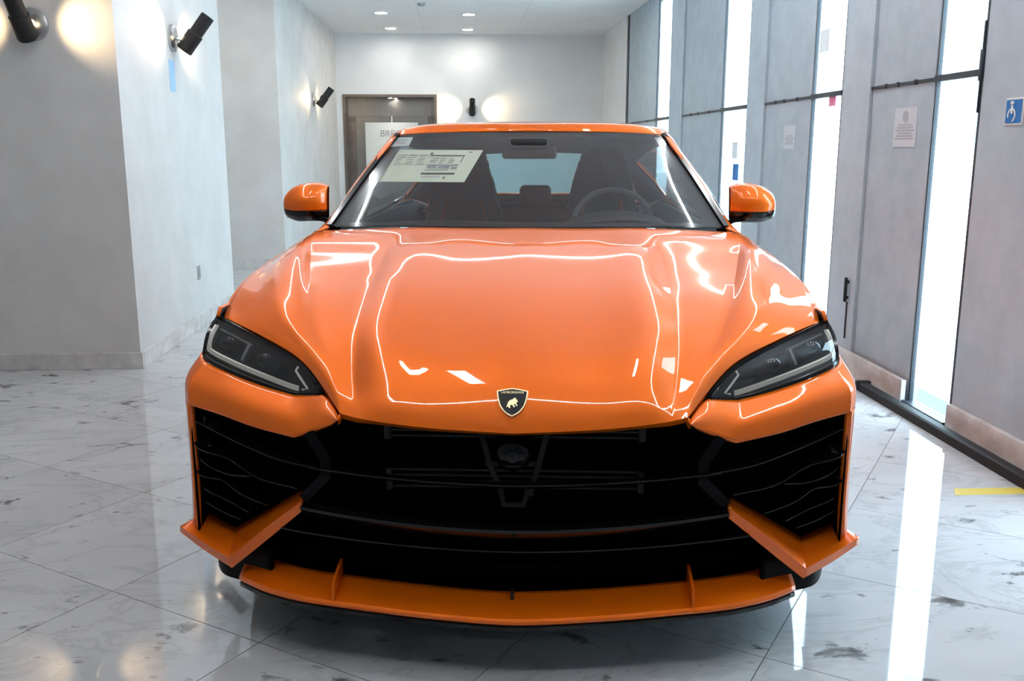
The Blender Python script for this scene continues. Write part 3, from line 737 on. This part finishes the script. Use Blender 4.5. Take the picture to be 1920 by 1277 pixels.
# ---- A pillars, roof, rails
for s in (1, -1):
    pi = [(.842, 1.490, 1.190), (.838, 1.508, 1.201), (.748, 1.862, 1.396), (.646, 2.198, 1.590), (.640, 2.30, 1.612)]
    pc = [(.878, 1.475, 1.180), (.868, 1.520, 1.196), (.772, 1.882, 1.396), (.672, 2.225, 1.588), (.672, 2.32, 1.604)]
    po = [(.945, 1.435, 1.130), (.905, 1.560, 1.160), (.802, 1.925, 1.372), (.698, 2.27, 1.566), (.70, 2.36, 1.582)]
    pg = surf([sx(pi, s), sx(pc, s), sx(po, s)], 40, 4)
    G_('pillar_cover', pg, 'paint', .012, flip=s > 0)
    G_('pillar_lining', pg + np.array([-s * .022, .012, -.018]), 'dash', 0)
    tube('pillar_trim', [Vector(p) for p in curve(sx([(.838, 1.503, 1.199), (.748, 1.858, 1.395), (.645, 2.193, 1.589)], s), 20)], rect(.022, .010), 'gloss_black', car)
rc = [xsym([(0, 2.115, 1.600), (.22, 2.12, 1.599), (.42, 2.14, 1.596), (.56, 2.165, 1.591), (.640, 2.19, 1.584), (.652, 2.205, 1.576)]),
      xsym([(0, 2.118, 1.612), (.22, 2.125, 1.612), (.42, 2.148, 1.609), (.56, 2.175, 1.602), (.644, 2.205, 1.590), (.660, 2.225, 1.576)]),
      xsym([(0, 2.30, 1.640), (.24, 2.31, 1.639), (.45, 2.32, 1.634), (.58, 2.34, 1.622), (.662, 2.36, 1.602), (.688, 2.38, 1.574)]),
      xsym([(0, 2.75, 1.662), (.25, 2.75, 1.660), (.47, 2.75, 1.652), (.63, 2.75, 1.636), (.72, 2.75, 1.61), (.752, 2.75, 1.575)]),
      xsym([(0, 3.3, 1.650), (.25, 3.3, 1.648), (.46, 3.3, 1.638), (.62, 3.3, 1.618), (.70, 3.3, 1.59), (.735, 3.3, 1.55)]),
      xsym([(0, 3.8, 1.590), (.24, 3.8, 1.587), (.43, 3.8, 1.575), (.57, 3.8, 1.552), (.65, 3.8, 1.52), (.69, 3.8, 1.475)]),
      xsym([(0, 4.12, 1.525), (.22, 4.12, 1.522), (.40, 4.11, 1.510), (.53, 4.09, 1.488), (.62, 4.06, 1.458), (.675, 4.02, 1.40)])]
RG = surf(rc, 61, 6, even=True)
G_('roof', RG, 'paint', .01, flip=True)
G_('headliner', RG[4:] * np.array([.97, 1, 1]) + np.array([0, 0, -.035]), 'dash', 0)

# ---- body sides: fender, doors, quarter panel as one surface cut into panels
c5 = curve(C5, 60)
def ztop(y):
    if y < 1.42: i = np.argmin(abs(c5[12:, 1] - y)) + 12; return np.interp(y, c5[8:, 1], c5[8:, 2]), np.interp(y, c5[8:, 1], c5[8:, 0]) + .005
    return np.interp(y, [1.42, 1.55, 2.2, 3.0, 3.7, 4.3, 4.75, 5.0], [1.133, 1.125, 1.13, 1.14, 1.165, 1.17, 1.10, 1.04]), np.interp(y, [1.42, 1.6, 2.2, 3.0, 3.7, 4.3, 4.75, 5.0], [.950, .935, .930, .930, .930, .905, .85, .76])
def X0(y): return np.interp(y, [.45, .57, 1.0, 1.5, 1.8, 2.5, 3.2, 4.0, 4.5, 4.8, 5.02], [1.024, 1.030, 1.034, 1.015, .985, .970, .985, 1.030, 1.015, .965, .87])
WR, FY, RY = .452, 1.02, 4.02
def zlow(y):
    z = np.interp(y, [.5, 1.5, 3.6, 4.6, 5.02], [.30, .285, .285, .32, .42])
    for cy in (FY, RY):
        if abs(y - cy) < WR: z = max(z, .40 + math.sqrt(WR ** 2 - (y - cy) ** 2) * 1.0 if abs(y - cy) < WR else z)
    return z
def side_grid(y0, y1, n, s):
    cols = []
    ys = np.linspace(y0, y1, n)
    for y in ys:
        zl = zlow(y); zt, xt = ztop(y); x0 = X0(y); col = []
        for v in np.linspace(0, 1, 20):
            z = zl + (zt - zl) * v
            b = min(1, max(0, (zt - z) / max(zt - .78, .05)))          # 0 at top edge, 1 at mid height
            x = xt + (x0 - xt) * math.sin(b * math.pi / 2) ** .8
            if z < .62: x -= .05 * ((.62 - z) / .34) ** 1.5 if not (abs(y - FY) < .62 or abs(y - RY) < .62) else .012 * ((.62 - z) / .34)
            if 1.5 < y < 3.6: x -= .020 * math.exp(-((z - .62) / .10) ** 2)
            col.append((s * x, y, z))
        cols.append(col)
    return np.array(cols)
for s in (1, -1):
    f = s > 0
    g = side_grid(.552, 1.556, 60, s)
    G_('fender', g, 'paint', .012, flip=f)
    fd = G_('front_door', side_grid(1.562, 2.70, 40, s), 'paint', .02, flip=f)
    rd = G_('rear_door', side_grid(2.706, 3.60, 40, s), 'paint', .02, flip=f)
    for d, yy in ((fd, 2.45), (rd, 3.35)):
        bm = bmesh.new(); bbox(bm, s * .985 - .012, s * .985 + .012, yy - .11, yy + .11, .885, .912, .008); from_bm('door_handle', bm, 'paint', d, 40)
    G_('quarter_panel', side_grid(3.606, 5.02, 70, s), 'paint', .012, flip=f)
    # wheel-arch edge trims and inner liners
    for cy in (FY, RY):
        arc = [(s * (X0(cy) - .01), cy - (WR + .004) * math.cos(a), .40 + (WR + .004) * math.sin(a)) for a in np.linspace(-.22, math.pi + .22, 40)]
        tube('arch_trim', arc, rect(.03, .022), 'black', car, up=(1, 0, 0))
        ln = np.array([[(s * x, cy - WR * .985 * math.cos(a), .40 + WR * .985 * math.sin(a)) for a in np.linspace(-.25, math.pi + .25, 30)] for x in (1.0, .62)])
        G_('arch_liner', ln, 'deep', .004)
    tube('side_sill', [(s * .955, y, .265) for y in np.linspace(1.5, 3.55, 6)], rect(.09, .07), 'black', car)
    # side glass
    gb = sx([(.905, 1.60, 1.150), (.928, 2.0, 1.135), (.925, 2.5, 1.142), (.922, 3.0, 1.150), (.915, 3.5, 1.168), (.885, 3.95, 1.205)], s)
    gm = sx([(.868, 1.70, 1.232), (.850, 2.02, 1.325), (.848, 2.5, 1.38), (.84, 3.0, 1.38), (.82, 3.5, 1.36), (.79, 3.92, 1.315)], s)
    gt = sx([(.838, 1.79, 1.290), (.735, 2.14, 1.485), (.715, 2.5, 1.575), (.735, 3.0, 1.578), (.708, 3.5, 1.53), (.68, 3.95, 1.430)], s)
    G_('side_window', surf([gb, gm, gt], 50, 8, even=True), 'tint_glass', 0, flip=f)
    tube('window_trim', curve(gb, 30), rect(.016, .018), 'gloss_black', car)
    tube('window_pillar', [(s * .924, 2.70, 1.15), (s * .846, 2.74, 1.385), (s * .728, 2.78, 1.585)], rect(.07, .012), 'gloss_black', car, up=(s, 0, .4))
    # C pillar
    G_('pillar_cover', surf([sx([(.68, 3.93, 1.43), (.79, 3.90, 1.315), (.885, 3.93, 1.20), (.925, 3.80, 1.165)], s), sx([(.66, 4.18, 1.40), (.76, 4.28, 1.31), (.86, 4.38, 1.21), (.905, 4.36, 1.165)], s), sx([(.62, 4.30, 1.40), (.70, 4.55, 1.27), (.76, 4.72, 1.17), (.84, 4.76, 1.10)], s)], 20, 6), 'paint', .01, flip=f)

# ---- tail
rg = [xsym([(0, 4.10, 1.520), (.3, 4.09, 1.512), (.52, 4.07, 1.485), (.63, 4.05, 1.452)]), xsym([(0, 4.42, 1.385), (.3, 4.41, 1.378), (.54, 4.39, 1.36), (.66, 4.37, 1.33)]), xsym([(0, 4.80, 1.185), (.3, 4.79, 1.182), (.58, 4.76, 1.175), (.73, 4.72, 1.165)])]
G_('rear_window', surf(rg, 30, 8, even=True), 'rear_glass', 0, flip=True)
tl = [xsym([(0, 4.80, 1.180), (.5, 4.77, 1.17), (.78, 4.72, 1.12), (.86, 4.70, 1.08)]), xsym([(0, 5.02, 1.135), (.5, 5.00, 1.12), (.76, 4.96, 1.07), (.85, 4.88, 1.02)]), xsym([(0, 5.02, 1.02), (.5, 5.0, 1.01), (.76, 4.97, .98), (.885, 4.9, .96)]), xsym([(0, 5.10, .80), (.5, 5.08, .80), (.78, 5.04, .80), (.90, 4.97, .80)]), xsym([(0, 5.11, .62), (.5, 5.09, .62), (.80, 5.05, .62), (.90, 4.98, .62)])]
G_('tailgate', surf(tl, 40, 6, sharp=(1, 2), even=True), 'paint', .01, flip=True)
td = [xsym([(0, 5.11, .618), (.5, 5.09, .618), (.80, 5.05, .618), (.90, 4.98, .618)]), xsym([(0, 5.06, .45), (.5, 5.05, .45), (.80, 5.0, .45), (.90, 4.93, .45)]), xsym([(0, 4.90, .27), (.5, 4.90, .27), (.80, 4.86, .27), (.89, 4.80, .30)])]
G_('rear_diffuser', surf(td, 40, 5, even=True), 'black', .01, flip=True)
for s in (1, -1):
    tube('tail_light', [(s * .35, 5.075, .93), (s * .6, 5.055, .935), (s * .78, 5.02, .94), (s * .9, 4.94, .95)], rect(.03, .035), 'tail', car)
    bm = bmesh.new(); lathe(bm, [(.04, 0), (.045, .005), (.045, .10), (.035, .10), (.035, .01)], 20, Matrix.Translation((s * .62, 5.08, .40)) @ RXm, close=False); from_bm('exhaust_tip', bm, 'chrome', car, 40)
box('underbody', -.86, .86, .30, 4.85, .17, .25, 'deep', car)

# ---- wheels
def wheel(cy, s):
    w0 = empty('wheel', (s * .865, cy, .385), 0, car)
    RY_ = Matrix.Rotation(s * math.pi / 2, 4, 'Y')
    bm = bmesh.new(); lathe(bm, [(.285, -.13), (.34, -.14), (.372, -.125), (.385, -.09), (.385, .09), (.372, .125), (.34, .14), (.285, .13)], 56, RY_, close=False); from_bm('tyre', bm, 'rubber', w0, 40)
    bm = bmesh.new(); lathe(bm, [(.286, -.13), (.27, -.11), (.265, .06), (.272, .12), (.288, .128)], 56, RY_, close=False); from_bm('rim', bm, 'rim', w0, 40)
    bm = bmesh.new(); lathe(bm, [(.001, .02), (.2, .02), (.2, .045), (.001, .045)], 40, RY_, close=False); from_bm('brake_disc', bm, 'disc', w0, 40)
    for k in range(5):
        a = 2 * math.pi * k / 5 + .3
        for da in (-.14, .14):
            bm = bmesh.new()
            sweep(bm, [RY_ @ Vector((.05 * math.cos(a), .05 * math.sin(a), .10)), RY_ @ Vector((.275 * math.cos(a + da), .275 * math.sin(a + da), .115))], rect(.036, .022), up=(s, 0, 0)); from_bm('spoke', bm, 'rim', w0)
    bm = bmesh.new(); lathe(bm, [(.07, .08), (.066, .112), (.03, .118), (.001, .118)], 24, RY_, close=False); from_bm('hub_cap', bm, 'rim', w0, 40)
for cy in (FY, RY):
    for s in (1, -1): wheel(cy, s)

# ---- door mirrors
for s in (1, -1):
    mr = empty('door_mirror', (s * .965, 1.66, 1.285), 0, car)
    xo = [-.085, -.055, 0, .06, .10, .113]              # along the mirror, inner -> outer
    top = [(.072, .045), (.084, .07), (.087, .085), (.072, .08), (.038, .06), (.005, .03)]
    ft = []
    rows = []
    for x, (zt, dp) in zip(xo, top):
        rows.append((x, zt, dp))
    cap = [[(s * x, .05, zt) for x, zt, dp in rows], [(s * x, .05 - dp * .75, zt * .82 + .004) for x, zt, dp in rows], [(s * x, .05 - dp * 1.25, zt * .2 - .008) for x, zt, dp in rows], [(s * x, .05 - dp * 1.2, -.032 + .006 * (i > 3)) for i, (x, zt, dp) in enumerate(rows)]]
    g = surf(cap, 24, 6); grid_mesh('mirror_cap', g, M['paint'], mr, .006, flip=s > 0)
    low = [[(s * x * 1.005, .05 - dp * 1.2, -.034 + .006 * (i > 3)) for i, (x, zt, dp) in enumerate(rows)], [(s * x * .98, .05 - dp * 1.05, -.056 + .006 * (i > 3)) for i, (x, zt, dp) in enumerate(rows)], [(s * x * .93, .05 - dp * .6, -.080 + .012 * (i > 3)) for i, (x, zt, dp) in enumerate(rows)], [(s * x * .93, .05, -.078 + .012 * (i > 3)) for i, (x, zt, dp) in enumerate(rows)]]
    grid_mesh('mirror_base', surf(low, 24, 5, sharp=(1,)), M['gloss_black'], mr, .006, flip=s > 0)
    bm = bmesh.new(); prism(bm, [(s * x, .048, zt - .004) for x, zt, dp in rows] + [(s * x * .93, .048, -.074 + .012 * (x > .05)) for x, zt, dp in rows[::-1]], (0, .006, 0)); from_bm('mirror_glass', bm, 'chrome', mr)
    bm = bmesh.new(); sweep(bm, [(-s * .135, .02, -.115), (-s * .07, .01, -.072), (-s * .02, .0, -.06)], rect(.05, .022)); from_bm('mirror_arm', bm, 'gloss_black', mr)

# ---- cabin
cab = empty('cabin', (0, 0, 0), 0, car)
G_('dashboard', surf([xsym([(0, 1.42, 1.165), (.4, 1.44, 1.165), (.82, 1.53, 1.155)]), xsym([(0, 1.70, 1.185), (.4, 1.72, 1.185), (.84, 1.74, 1.165)]), xsym([(0, 1.92, 1.165), (.4, 1.92, 1.175), (.86, 1.90, 1.15)]), xsym([(0, 1.98, 1.05), (.4, 1.97, 1.05), (.86, 1.93, 1.05)]), xsym([(0, 1.86, .75), (.4, 1.86, .75), (.86, 1.86, .75)])], 40, 4), 'dash', .01, parent=cab, flip=True)
box('cabin_floor', -.86, .86, 1.5, 4.7, .40, .43, 'dash', cab)
for s in (1, -1): box('door_lining', s * .895 - .012, s * .895 + .012, 1.56, 4.5, .43, 1.145, 'dash', cab)
box('luggage_cover', -.78, .78, 3.82, 4.70, 1.08, 1.10, 'dash', cab)
def rbox(name, x0, x1, y0, y1, z0, z1, m, par, bev=.05, tilt=0.0):
    bm = bmesh.new(); c = Vector(((x0 + x1) / 2, (y0 + y1) / 2, z0)); bbox(bm, x0, x1, y0, y1, z0, z1, bev, 4, Matrix.Translation(c) @ Matrix.Rotation(tilt, 4, 'X') @ Matrix.Translation(-c)); return from_bm(name, bm, m, par, 50)
for s in (1, -1):
    st_ = empty('front_seat', (s * .40, 2.62, .45), 0, car)
    rbox('seat_cushion', -.26, .26, -.35, .22, 0, .26, 'leather', st_)
    prof = [(.0, -.30), (.27, -.25), (.27, .05), (.26, .25), (.215, .50), (.15, .66), (.135, .80), (.10, .86), (.0, .87)]
    poly = [(x, -.0, z + .38 - .1) for x, z in prof]; poly = poly + [(-x, y, z) for x, y, z in poly[-2:0:-1]]
    bm = bmesh.new(); prism(bm, [Matrix.Rotation(math.radians(-14), 4, 'X') @ Vector((x, y + .17, z)) for x, y, z in poly], (0, .11, 0)); 
    bmesh.ops.bevel(bm, geom=bm.edges[:], offset=.02, segments=2, affect='EDGES'); from_bm('seat_back', bm, 'leather', st_, 50)
    for t in (1, -1):
        tube('seat_piping', [Matrix.Rotation(math.radians(-14), 4, 'X') @ Vector((t * x, .165, z)) for x, z in ((.17, .33), (.165, .55), (.12, .76), (.10, .84))], circ(.006, 6), 'stitch', st_)
rb = empty('rear_seat', (0, 3.55, .45), 0, car)
rbox('seat_cushion', -.66, .66, -.5, .1, 0, .25, 'leather', rb); rbox('seat_back', -.66, .66, .08, .24, .1, .72, 'leather', rb, .05, math.radians(-12))
for x in (-.42, .0, .42): rbox('headrest', x - .105, x + .105, .24, .34, .69, .83, 'leather', rb, .035)
# steering wheel + binnacle
sw = empty('steering_wheel', (.40, 2.02, 1.165), 0, car)
RT = Matrix.Rotation(math.radians(66), 4, 'X')
tube('wheel_rim', [RT @ Vector((.185 * math.cos(a), .175 * math.sin(a), 0)) for a in np.linspace(0, 2 * math.pi, 40, endpoint=False)], circ(.014), 'wheel_leather', sw, closed=True, up=RT @ Vector((0, 0, 1)))
bm = bmesh.new(); lathe(bm, [(.07, -.02), (.06, .02), (.001, .03)], 24, RT, close=True); from_bm('wheel_hub', bm, 'dash', sw, 40)
for a in (0, math.pi, -math.pi / 2):
    bm = bmesh.new(); sweep(bm, [RT @ Vector((.05 * math.cos(a), .05 * math.sin(a), 0)), RT @ Vector((.18 * math.cos(a), .17 * math.sin(a), 0))], rect(.035, .016), up=RT @ Vector((0, 0, 1))); from_bm('wheel_spoke', bm, 'dash', sw)
bm = bmesh.new(); sweep(bm, [(.40 + .23 * math.cos(a), 1.83, 1.16 + .085 * math.sin(a)) for a in np.linspace(0, math.pi, 20)], rect(.14, .012), up=(0, 0, 1)) if False else None
ih = np.array([[(.40 + .24 * math.cos(a), y, 1.165 + (.075 if y > 1.76 else .05) * math.sin(a)) for a in np.linspace(0, math.pi, 24)] for y in (1.68, 1.76, 1.90)])
G_('instrument_hood', ih, 'dash', .01, parent=cab)
rbox('centre_console', -.16, .16, 1.9, 2.6, .45, .85, 'dash', cab, .03)

# ---- papers on the inside of the windscreen (things of their own, placed on the glass)
wa, wb2 = WIN.shape[:2]
win_bvh = BVHTree.FromPolygons([Vector(p) for p in WIN.reshape(-1, 3)], [(i * wb2 + j, i * wb2 + j + 1, (i + 1) * wb2 + j + 1, (i + 1) * wb2 + j) for i in range(wa - 1) for j in range(wb2 - 1)])
def on_glass(px, py, off):
    d = ray(CF, px, py); h, n_, _, _ = win_bvh.ray_cast(CAR_CAM, d)
    if h is None:                                        # just beyond the edge: carry the glass on
        h = CAR_CAM + d * ((win_bvh.find_nearest(CAR_CAM + d * 4.6)[0] - CAR_CAM).length)
        h, n_, _, _ = win_bvh.find_nearest(h)
    if n_.z < 0: n_ = -n_
    return h - n_ * off
def glass_quad(bm, c4, u0, u1, v0, v1, off, nu=8, nv=3):
    """patch of the quad c4 (TL,TR,BR,BL in pixels) lying on the glass"""
    TL, TR, BR, BL = [np.array(c) for c in c4]; vs = []
    for i in range(nv + 1):
        v = v0 + (v1 - v0) * i / nv
        for j in range(nu + 1):
            u = u0 + (u1 - u0) * j / nu
            p = (TL * (1 - u) + TR * u) * (1 - v) + (BL * (1 - u) + BR * u) * v
            vs.append(bm.verts.new(CARM @ on_glass(p[0], p[1], off)))
    for i in range(nv):
        for j in range(nu):
            a = i * (nu + 1) + j; bm.faces.new((vs[a], vs[a + 1], vs[a + nu + 2], vs[a + nu + 1]))
CARM = Matrix.Translation(cl_) @ Matrix.Rotation(CRZ, 4, 'Z')
def glass_paper(name, c4, m, prints, label, cat, off=.004):
    root = tag(empty(name, CARM @ on_glass(*np.mean(np.array(c4), axis=0), off)), label, cat)
    inv = Matrix.Translation(-Vector(root.location))
    bm = bmesh.new(); glass_quad(bm, c4, 0, 1, 0, 1, off); bmesh.ops.transform(bm, matrix=inv, verts=bm.verts)
    sh = from_bm('sheet', bm, m, root); so = sh.modifiers.new('t', 'SOLIDIFY'); so.thickness = .0008
    for k, (mm, rects) in enumerate(prints):
        bm = bmesh.new()
        for r in rects: glass_quad(bm, c4, *r, off - .0018, 4, 1)
        bmesh.ops.transform(bm, matrix=inv, verts=bm.verts); from_bm('print', bm, mm, root)
stk = [(731, 279), (906, 280), (870, 340), (701, 339)]
rr = random.Random(2)
fnt = [(.12 + .12 * c, .12 + .12 * c + rr.uniform(.05, .1), .16 + .07 * r, .19 + .07 * r) for c in range(3) for r in range(5)]
dark = [(.47, .84, .17, .20), (.47, .84, .72, .77), (.83, .84, .17, .40), (.86, .90, .06, .09), (.46, .49, .10, .15), (.74, .76, .84, .92)]
mid_ = [(.48, .83, .46, .50), (.50, .60, .50, .58), (.62, .74, .51, .58), (.76, .83, .53, .60)] + [(.50 + .1 * c, .50 + .1 * c + rr.uniform(.04, .08), .26 + .06 * r, .285 + .06 * r) for c in range(3) for r in range(3)] + [(.49, .75, .62, .64), (.49, .70, .84, .86)]
glass_paper('window_sticker', stk, 'cream', [('faint', fnt), ('ink', dark), ('greyink', mid_)], 'large cream price sheet with printed table inside the windshield', 'window sticker')
glass_paper('small_sticker', [(739, 259), (775, 258), (767, 274), (729, 276)], 'paper', [('greyink', [(.2, .8, .3, .36), (.2, .7, .5, .56)]), ('pink', [(.3, .75, .68, .76)])], 'small white label in the upper corner of the windshield', 'sticker', -.0025)
